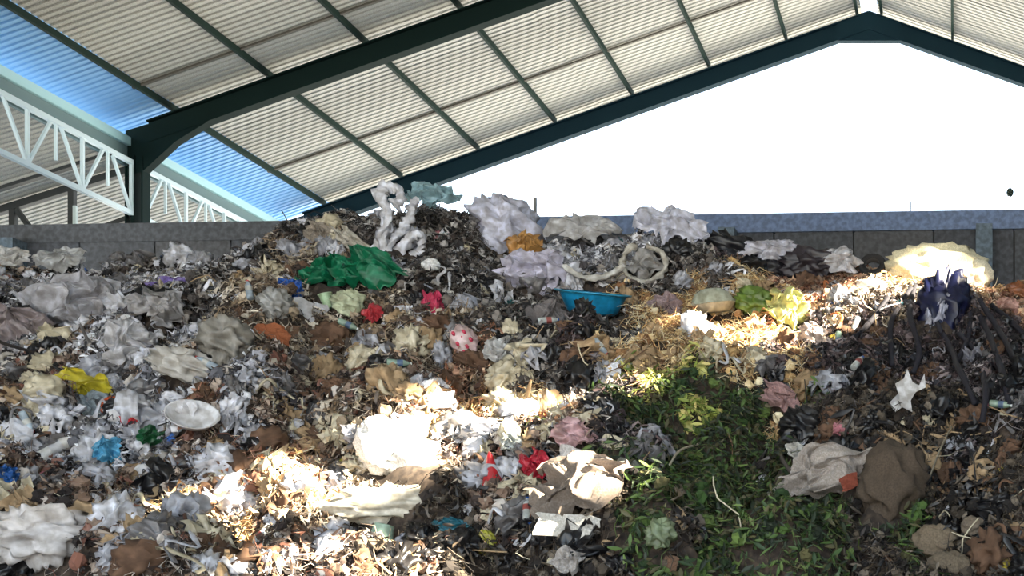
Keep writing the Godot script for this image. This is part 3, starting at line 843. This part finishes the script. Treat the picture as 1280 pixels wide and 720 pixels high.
func bottle_parts(o: Node3D, l: float, r: float, c: Color, lc: Color, capc: Color) -> void:
	put(lathe([[0.001, -0.5 * l], [r * 0.9, -0.5 * l], [r, -0.46 * l], [r, -0.2 * l], [r * 0.93, -0.16 * l], [r, -0.12 * l], [r, 0.2 * l], [r * 0.5, 0.38 * l], [r * 0.36, 0.42 * l], [r * 0.36, 0.46 * l], [0.001, 0.46 * l]], 18), "body", mat(c, 0.25, "film"), o)
	put(lathe([[r * 1.015, -0.1 * l], [r * 1.02, -0.09 * l], [r * 1.02, 0.13 * l], [r * 1.015, 0.14 * l]], 18), "sleeve", mat(lc, 0.5, "grime"), o)
	put(lathe([[r * 0.4, 0.44 * l], [r * 0.44, 0.445 * l], [r * 0.44, 0.5 * l], [0.001, 0.505 * l]], 14), "cap", mat(capc, 0.45), o)

func bottle_thing(px: float, py: float, deg: float, l: float, r: float, c: Color, lc: Color, label: String) -> void:
	var o := root_at("plastic_bottle", px, py, deg - 90.0, 0.3, r)
	bottle_parts(o, l, r, c, lc, c.darkened(0.1))
	tag(o, label, "bottle")

func stick(pix: Array, r: float, c: Color, called: String, label: String, category := "stick", group := "") -> void:
	var pts := []; var w := []; var h := []
	for q in pix:
		var d := heap_d(q[0], q[1])
		pts.append(at_depth(q[0], q[1], d) + heap_n((q[0] - PX) / F * d, d) * 0.12 + Vector3(0, 0, 0.06))
		w.append(r); h.append(r)
	var org: Vector3 = pts[pts.size() >> 1]
	for i in pts.size(): pts[i] -= org
	var o := put(sweep_mesh(pts, w, h, 3, 0.2, 7, 5), called, mat(c, 0.8, "fine"), null, org)
	tag(o, label, category, group)

# ------------------------------------------------------------------ colours by place on the heap
const ZONE := {
	"plastic": [[205, 205, 212], [172, 172, 180], [134, 134, 142], [92, 92, 97], [228, 228, 232], [66, 62, 64], [150, 142, 134], [190, 188, 188]],
	"brown": [[92, 76, 66], [62, 50, 45], [120, 100, 86], [146, 126, 110], [46, 38, 36], [174, 158, 144], [124, 84, 70], [194, 186, 178], [38, 32, 31]],
	"tan": [[164, 146, 122], [134, 116, 96], [186, 172, 152], [106, 88, 74], [78, 62, 52], [204, 194, 178], [92, 82, 74], [60, 50, 44]],
	"straw": [[218, 188, 134], [192, 158, 108], [232, 208, 160], [164, 124, 84], [126, 90, 60], [236, 222, 186]],
	"rust": [[186, 146, 120], [150, 104, 80], [206, 170, 138], [112, 76, 60], [222, 200, 174], [150, 124, 102], [90, 66, 54], [152, 106, 84]],
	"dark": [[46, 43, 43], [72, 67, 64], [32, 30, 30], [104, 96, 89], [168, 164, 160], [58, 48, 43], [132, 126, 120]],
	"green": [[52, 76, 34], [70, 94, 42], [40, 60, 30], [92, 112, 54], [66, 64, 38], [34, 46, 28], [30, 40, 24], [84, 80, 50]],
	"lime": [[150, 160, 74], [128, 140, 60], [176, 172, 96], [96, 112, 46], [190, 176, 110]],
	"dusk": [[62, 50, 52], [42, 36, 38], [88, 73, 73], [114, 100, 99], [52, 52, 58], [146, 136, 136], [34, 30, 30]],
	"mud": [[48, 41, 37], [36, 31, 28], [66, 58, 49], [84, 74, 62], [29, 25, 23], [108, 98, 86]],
}
# kinds of litter: film flake, strip, straw, clod, leaf
const MIX := {"plastic": [4, 7, 1, 1, 0], "brown": [2, 5, 4, 1.5, 0], "tan": [1.5, 5, 6, 1, 0], "straw": [1, 1, 9, 0.5, 0], "rust": [2, 4, 5, 1, 0], "dark": [3, 6, 3, 1.5, 0], "green": [0.2, 0.3, 2, 0.5, 9], "lime": [0.2, 0.3, 3, 0.2, 10], "dusk": [2, 7, 4, 1, 0], "mud": [1.5, 4, 5, 2, 1]}
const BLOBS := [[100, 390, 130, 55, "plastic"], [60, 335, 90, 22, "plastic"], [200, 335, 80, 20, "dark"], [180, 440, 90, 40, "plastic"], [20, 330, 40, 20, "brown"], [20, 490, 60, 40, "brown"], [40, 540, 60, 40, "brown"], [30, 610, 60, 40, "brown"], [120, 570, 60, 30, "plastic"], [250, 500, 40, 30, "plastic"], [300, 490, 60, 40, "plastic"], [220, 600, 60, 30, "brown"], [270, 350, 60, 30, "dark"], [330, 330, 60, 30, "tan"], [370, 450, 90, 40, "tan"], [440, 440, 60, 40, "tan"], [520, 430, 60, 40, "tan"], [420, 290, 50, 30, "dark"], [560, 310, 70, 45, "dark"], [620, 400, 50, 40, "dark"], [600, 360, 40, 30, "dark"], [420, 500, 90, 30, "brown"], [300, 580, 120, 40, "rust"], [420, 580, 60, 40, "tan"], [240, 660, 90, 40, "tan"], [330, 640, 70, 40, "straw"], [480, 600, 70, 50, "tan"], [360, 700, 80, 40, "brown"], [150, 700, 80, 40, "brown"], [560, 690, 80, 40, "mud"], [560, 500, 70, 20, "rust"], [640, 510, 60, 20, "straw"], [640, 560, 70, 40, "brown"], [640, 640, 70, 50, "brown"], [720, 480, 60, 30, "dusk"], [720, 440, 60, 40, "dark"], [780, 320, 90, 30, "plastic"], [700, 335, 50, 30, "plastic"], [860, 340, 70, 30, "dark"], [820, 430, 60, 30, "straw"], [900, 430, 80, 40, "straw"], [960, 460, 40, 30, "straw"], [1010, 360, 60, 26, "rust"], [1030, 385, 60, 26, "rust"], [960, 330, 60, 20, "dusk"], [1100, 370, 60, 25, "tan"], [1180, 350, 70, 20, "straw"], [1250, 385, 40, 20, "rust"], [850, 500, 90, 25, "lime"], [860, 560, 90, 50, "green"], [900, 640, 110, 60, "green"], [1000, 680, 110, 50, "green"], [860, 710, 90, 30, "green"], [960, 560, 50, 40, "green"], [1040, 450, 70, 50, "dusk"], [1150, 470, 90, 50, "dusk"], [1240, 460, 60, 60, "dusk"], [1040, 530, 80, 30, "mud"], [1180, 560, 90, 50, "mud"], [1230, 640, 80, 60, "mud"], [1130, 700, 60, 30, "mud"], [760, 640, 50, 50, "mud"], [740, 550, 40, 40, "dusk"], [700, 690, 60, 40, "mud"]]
var blobs := []

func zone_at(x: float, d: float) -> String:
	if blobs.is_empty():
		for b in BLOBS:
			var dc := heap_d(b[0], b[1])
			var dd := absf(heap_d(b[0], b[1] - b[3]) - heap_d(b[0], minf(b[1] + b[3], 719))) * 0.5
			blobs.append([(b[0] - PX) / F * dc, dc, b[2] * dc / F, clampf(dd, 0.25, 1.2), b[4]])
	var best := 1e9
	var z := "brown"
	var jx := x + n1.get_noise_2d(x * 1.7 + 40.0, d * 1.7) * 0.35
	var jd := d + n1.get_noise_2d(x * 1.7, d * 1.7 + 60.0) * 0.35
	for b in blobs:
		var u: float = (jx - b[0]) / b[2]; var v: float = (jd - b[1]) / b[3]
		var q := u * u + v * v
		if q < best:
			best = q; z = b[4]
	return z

func pick(list: Array) -> Color:
	var c: Array = list[rng.randi() % list.size()]
	var j := rng.randf_range(0.88, 1.1)
	return Color(clampf(c[0] / 255.0 * j, 0, 1), clampf(c[1] / 255.0 * j, 0, 1), clampf(c[2] / 255.0 * j, 0, 1))

# ------------------------------------------------------------------ repeated rubbish, each piece its own thing
func build_scatter() -> void:
	var bags := []; var films := []; var cards := []; var strips := []; var sticks := []
	for i in 7: bags.append(bag_mesh(100 + i, 28, 20, 0.42, 0.2))
	for i in 9: films.append(film_mesh(200 + i, 7, 22, 0.42, 0.35, 0.5))
	for i in 6: cards.append(card_mesh(300 + i, 0.35, 0.03, 3, 3))
	for i in 8:
		var pts := []; var w := []; var h := []
		for j in 6:
			pts.append(Vector3(j * 0.4 - 1.0, n1.get_noise_2d(i * 9.0, j * 0.6) * 0.9, n1.get_noise_2d(j * 0.7, i * 7.0) * 0.7))
			w.append(0.22 + 0.14 * n1.get_noise_2d(j * 0.9, i * 3.0)); h.append(0.07)
		strips.append(sweep_mesh(pts, w, h, i, 0.35, 7, 3))
	for i in 4:
		var pts := []
		for j in 4: pts.append(Vector3(j * 0.667 - 1.0, n1.get_noise_2d(i * 5.0, j * 0.7) * 0.25, n1.get_noise_2d(j * 0.7, i * 4.0) * 0.25))
		sticks.append(sweep_mesh(pts, [0.05, 0.055, 0.05, 0.03], [0.05, 0.055, 0.05, 0.03], i, 0.2, 6, 2))
	# colour words for the labels
	var hues := {"white": [222, 224, 234], "light grey": [176, 178, 188], "grey": [118, 116, 118], "black": [34, 33, 35], "cream": [214, 204, 178], "brown": [112, 84, 64], "tan": [178, 152, 118], "red": [170, 52, 50], "pink": [206, 134, 146], "orange": [196, 118, 70], "yellow": [218, 200, 80], "blue": [60, 110, 190], "teal": [40, 120, 126], "dark green": [40, 86, 54]}
	var zones := {"plastic": ["white", "white", "light grey", "light grey", "grey", "black"], "brown": ["light grey", "cream", "brown", "tan", "white", "black", "grey"], "tan": ["cream", "tan", "light grey", "white", "brown", "grey"], "straw": ["cream", "tan", "white", "tan"], "rust": ["tan", "tan", "cream", "brown", "white", "orange"], "dark": ["white", "light grey", "black", "black", "grey", "cream"], "green": ["dark green"], "lime": ["cream"], "dusk": ["grey", "black", "light grey", "brown", "black"], "mud": ["brown", "brown", "black", "black", "tan"]}
	var kinds := [
		["crumpled_bag", bags, 290, 14, 46, "%s crumpled plastic bag half sunk %s", "bag", "grime", 0.32],
		["torn_film", films, 300, 16, 50, "%s torn plastic film lying %s", "film", "film", 0.3],
		["twisted_strip", strips, 290, 18, 44, "%s twisted plastic strip lying %s", "strip", "film", 0.4],
		["flat_scrap", cards, 260, 9, 22, "%s bent cardboard or paper scrap lying %s", "scrap", "fine", 0.85],
		["loose_stick", sticks, 150, 26, 70, "%s thin stick lying loose %s", "stick", "fine", 0.85],
		["small_wrapper", films, 90, 8, 18, "small %s wrapper lying %s", "wrapper", "film", 0.4],
	]
	var where := {"plastic": "among the grey-white plastic", "brown": "on the brown mixed slope", "tan": "in the tan fibrous refuse", "straw": "in the blond straw", "rust": "among the orange-brown scraps", "dark": "in the dark refuse near the crest", "green": "on the green leaves", "lime": "on the yellow-green leaves", "dusk": "in the dark purplish refuse", "mud": "in the dark muddy refuse"}
	for k in kinds:
		var made := 0
		var tries := 0
		while made < k[2] and tries < 6000:
			tries += 1
			var px := rng.randf_range(-15, 1295); var py := rng.randf_range(275, 722)
			var d := heap_d(px, py)
			if d >= D1 + 0.3 or d <= 7.02: continue
			if absf(EYE + heap_h((px - PX) / F * d, d) - at_depth(px, py, d).y) > 0.1: continue
			var x := (px - PX) / F * d
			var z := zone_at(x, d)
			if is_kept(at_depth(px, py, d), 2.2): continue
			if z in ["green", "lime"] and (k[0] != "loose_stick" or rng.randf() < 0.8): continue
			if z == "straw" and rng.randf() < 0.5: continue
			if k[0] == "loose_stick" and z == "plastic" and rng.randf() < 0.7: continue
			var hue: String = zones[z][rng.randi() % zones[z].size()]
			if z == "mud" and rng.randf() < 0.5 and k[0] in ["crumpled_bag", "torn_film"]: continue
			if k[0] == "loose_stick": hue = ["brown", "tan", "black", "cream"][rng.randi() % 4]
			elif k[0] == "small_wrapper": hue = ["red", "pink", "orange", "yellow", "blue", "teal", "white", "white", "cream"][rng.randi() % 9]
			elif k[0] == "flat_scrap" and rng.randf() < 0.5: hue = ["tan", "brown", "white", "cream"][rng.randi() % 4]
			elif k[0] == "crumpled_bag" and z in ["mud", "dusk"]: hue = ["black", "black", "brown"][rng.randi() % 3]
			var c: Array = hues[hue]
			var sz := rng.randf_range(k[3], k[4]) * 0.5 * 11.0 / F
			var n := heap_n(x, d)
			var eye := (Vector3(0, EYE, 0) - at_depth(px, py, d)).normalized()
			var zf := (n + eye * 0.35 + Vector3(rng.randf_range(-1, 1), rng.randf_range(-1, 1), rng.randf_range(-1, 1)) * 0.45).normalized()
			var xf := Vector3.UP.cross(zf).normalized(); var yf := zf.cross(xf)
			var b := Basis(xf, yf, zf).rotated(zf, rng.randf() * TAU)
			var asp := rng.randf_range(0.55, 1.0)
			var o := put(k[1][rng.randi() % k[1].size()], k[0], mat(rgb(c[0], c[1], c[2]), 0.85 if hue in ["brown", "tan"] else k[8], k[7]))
			o.transform = Transform3D(b * Basis.from_scale(Vector3(sz, sz * (1.0 if k[0] in ["twisted_strip", "loose_stick"] else asp), sz * (0.9 if k[0] != "flat_scrap" else 0.6))), at_depth(px, py, d) + n * sz * (0.25 if k[0] != "crumpled_bag" else 0.05) + n * 0.06)
			tag(o, k[5] % [hue, where[z]], k[6], "%s %ss %s" % [hue, k[0].replace("_", " "), where[z]])
			made += 1
	# bottles
	var proto: Node3D = null
	var tints := [rgb(196, 204, 204), rgb(150, 176, 160), rgb(170, 186, 200)]
	for i in 20:
		var px := rng.randf_range(10, 1270); var py := rng.randf_range(330, 700)
		var d := heap_d(px, py)
		if zone_at((px - PX) / F * d, d) in ["green", "lime"]: continue
		var o := root_at("empty_bottle", px, py, rng.randf_range(0, 360), 0.6, 0.05)
		bottle_parts(o, 0.17, 0.027, tints[i % 3], [rgb(156, 78, 72), rgb(88, 112, 146), rgb(196, 196, 190)][i % 3], [rgb(40, 90, 170), rgb(220, 220, 220), rgb(180, 50, 50)][i % 3])
		tag(o, ["clear empty drink bottle with a red sleeve on the rubbish", "greenish empty drink bottle with a blue sleeve on the rubbish", "bluish empty drink bottle with a white sleeve on the rubbish"][i % 3], "bottle", ["clear bottles", "greenish bottles", "bluish bottles"][i % 3])

# ------------------------------------------------------------------ litter nobody could count
func flake(s: int) -> ArrayMesh: return film_mesh(400 + s, 3, 8, 0.6, 0.35, 0.4)
func curl(s: int) -> ArrayMesh:
	var p := PackedVector3Array(); var t := PackedInt32Array()
	for j in 8:
		var u := j / 7.0 * 2.0 - 1.0
		var w := 0.15 * (1.0 + 0.5 * n1.get_noise_2d(j * 0.8, s * 3.0))
		var c := Vector3(u, n1.get_noise_2d(j * 0.45, s * 5.0) * 0.8, 0.35 * (1.0 - u * u) + n1.get_noise_2d(j * 0.6, s * 8.0) * 0.4)
		var tw := n1.get_noise_2d(j * 0.4, s * 11.0) * 2.2
		p.append(c + Vector3(0, cos(tw), sin(tw)) * w); p.append(c - Vector3(0, cos(tw), sin(tw)) * w)
	for j in 7:
		t.append_array([j * 2, j * 2 + 1, j * 2 + 2, j * 2 + 2, j * 2 + 1, j * 2 + 3])
	return mesh_of(p, t)
func straw(s: int) -> ArrayMesh:
	var pts := []
	for j in 4: pts.append(Vector3(j * 0.667 - 1.0, n1.get_noise_2d(j * 0.6, s * 4.0) * 0.35, 0.25 * sin(j * 1.05) + n1.get_noise_2d(j * 0.6, s * 6.0) * 0.3))
	return sweep_mesh(pts, [0.05, 0.07, 0.07, 0.03], [0.04, 0.05, 0.05, 0.02], s, 0.2, 4, 1)
func clod(s: int) -> ArrayMesh: return bag_mesh(500 + s, 8, 5, 0.4, 0.2, true)
func leaf(s: int) -> ArrayMesh:
	var p := PackedVector3Array(); var t := PackedInt32Array()
	for j in 6:
		var u := j / 5.0
		var w := 0.30 * sin(PI * minf(u * 0.9 + 0.08, 1.0)) * (1.0 + 0.2 * n1.get_noise_2d(j, s * 3.0))
		var z := 0.5 * sin(u * 1.9 + s) * (0.5 + 0.3 * s / 4.0)
		p.append(Vector3(u * 2.0 - 1.0, w, z + 0.12)); p.append(Vector3(u * 2.0 - 1.0, 0, z)); p.append(Vector3(u * 2.0 - 1.0, -w, z + 0.12))
	for j in 5:
		for q in 2:
			var a := j * 3 + q
			t.append_array([a, a + 1, a + 3, a + 1, a + 4, a + 3])
	return mesh_of(p, t)

func build_litter() -> void:
	var makers := [flake, curl, straw, clod, leaf]
	var names := ["film_litter", "shred_litter", "straw_litter", "clod_litter", "leaf_litter"]
	var labels := ["small flakes of film and paper covering the whole heap", "curled shreds of plastic covering the whole heap", "straw and dry stalks strewn over the heap", "dark clods and crumbs between the pieces of rubbish", "cut green leaves and plant waste spread on the lower slope"]
	var sizes := [[0.018, 0.045], [0.03, 0.085], [0.045, 0.12], [0.02, 0.05], [0.02, 0.048]]
	var nv := 5
	var lists := []
	for i in 5:
		var l := []
		for v in nv: l.append([])
		lists.append(l)
	var total := 225000
	for i in total:
		var d := rng.randf_range(7.4, 14.9)
		var px := rng.randf_range(-60, 1340)
		if i % 4 == 0: px = rng.randf_range(-700, -60) if rng.randf() < 0.55 else rng.randf_range(1340, 1900)
		var x := (px - PX) / F * d
		if x < XL + 0.15: continue
		# keep the count per square metre even although rows spread out with depth
		if rng.randf() > d / 14.9: continue
		var h := heap_h(x, d)
		if is_kept(Vector3(x, EYE + h, -d)): continue
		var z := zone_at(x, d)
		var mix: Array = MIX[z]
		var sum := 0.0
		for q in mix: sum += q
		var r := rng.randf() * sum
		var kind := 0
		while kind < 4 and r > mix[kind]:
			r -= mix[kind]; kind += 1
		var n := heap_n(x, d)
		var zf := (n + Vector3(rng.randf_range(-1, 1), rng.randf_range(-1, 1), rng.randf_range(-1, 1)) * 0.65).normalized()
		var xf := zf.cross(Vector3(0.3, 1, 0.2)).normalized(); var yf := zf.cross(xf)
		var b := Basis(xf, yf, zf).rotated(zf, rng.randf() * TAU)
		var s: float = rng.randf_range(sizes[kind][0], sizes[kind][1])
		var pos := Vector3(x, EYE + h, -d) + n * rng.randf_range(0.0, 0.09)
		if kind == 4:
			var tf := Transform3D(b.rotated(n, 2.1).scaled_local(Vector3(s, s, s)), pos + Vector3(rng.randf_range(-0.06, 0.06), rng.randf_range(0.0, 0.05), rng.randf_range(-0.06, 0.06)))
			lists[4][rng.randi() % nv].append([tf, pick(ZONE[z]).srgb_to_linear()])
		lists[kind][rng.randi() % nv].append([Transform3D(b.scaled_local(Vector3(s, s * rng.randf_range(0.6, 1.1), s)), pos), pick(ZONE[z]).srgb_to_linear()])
	for k in 5:
		var holder := node(names[k])
		tag(holder, labels[k], "litter", "", "stuff")
		var m := StandardMaterial3D.new()
		m.vertex_color_use_as_albedo = true; m.cull_mode = BaseMaterial3D.CULL_DISABLED
		m.roughness = [0.45, 0.45, 0.8, 0.95, 0.6][k]
		if k in [0, 1, 4]: m.backlight = Color(0.35, 0.35, 0.35)
		for v in nv:
			var l: Array = lists[k][v]
			if l.is_empty(): continue
			var mm := MultiMesh.new()
			mm.transform_format = MultiMesh.TRANSFORM_3D; mm.use_colors = true
			mm.mesh = makers[k].call(v)
			mm.instance_count = l.size()
			for i in l.size():
				mm.set_instance_transform(i, l[i][0]); mm.set_instance_color(i, l[i][1])
			var mi := MultiMeshInstance3D.new()
			mi.multimesh = mm; mi.material_override = m
			mi.name = ["flakes", "shreds", "stalks", "clods", "leaves"][k]
			mi.set_meta("kind", "stuff")
			holder.add_child(mi, true)
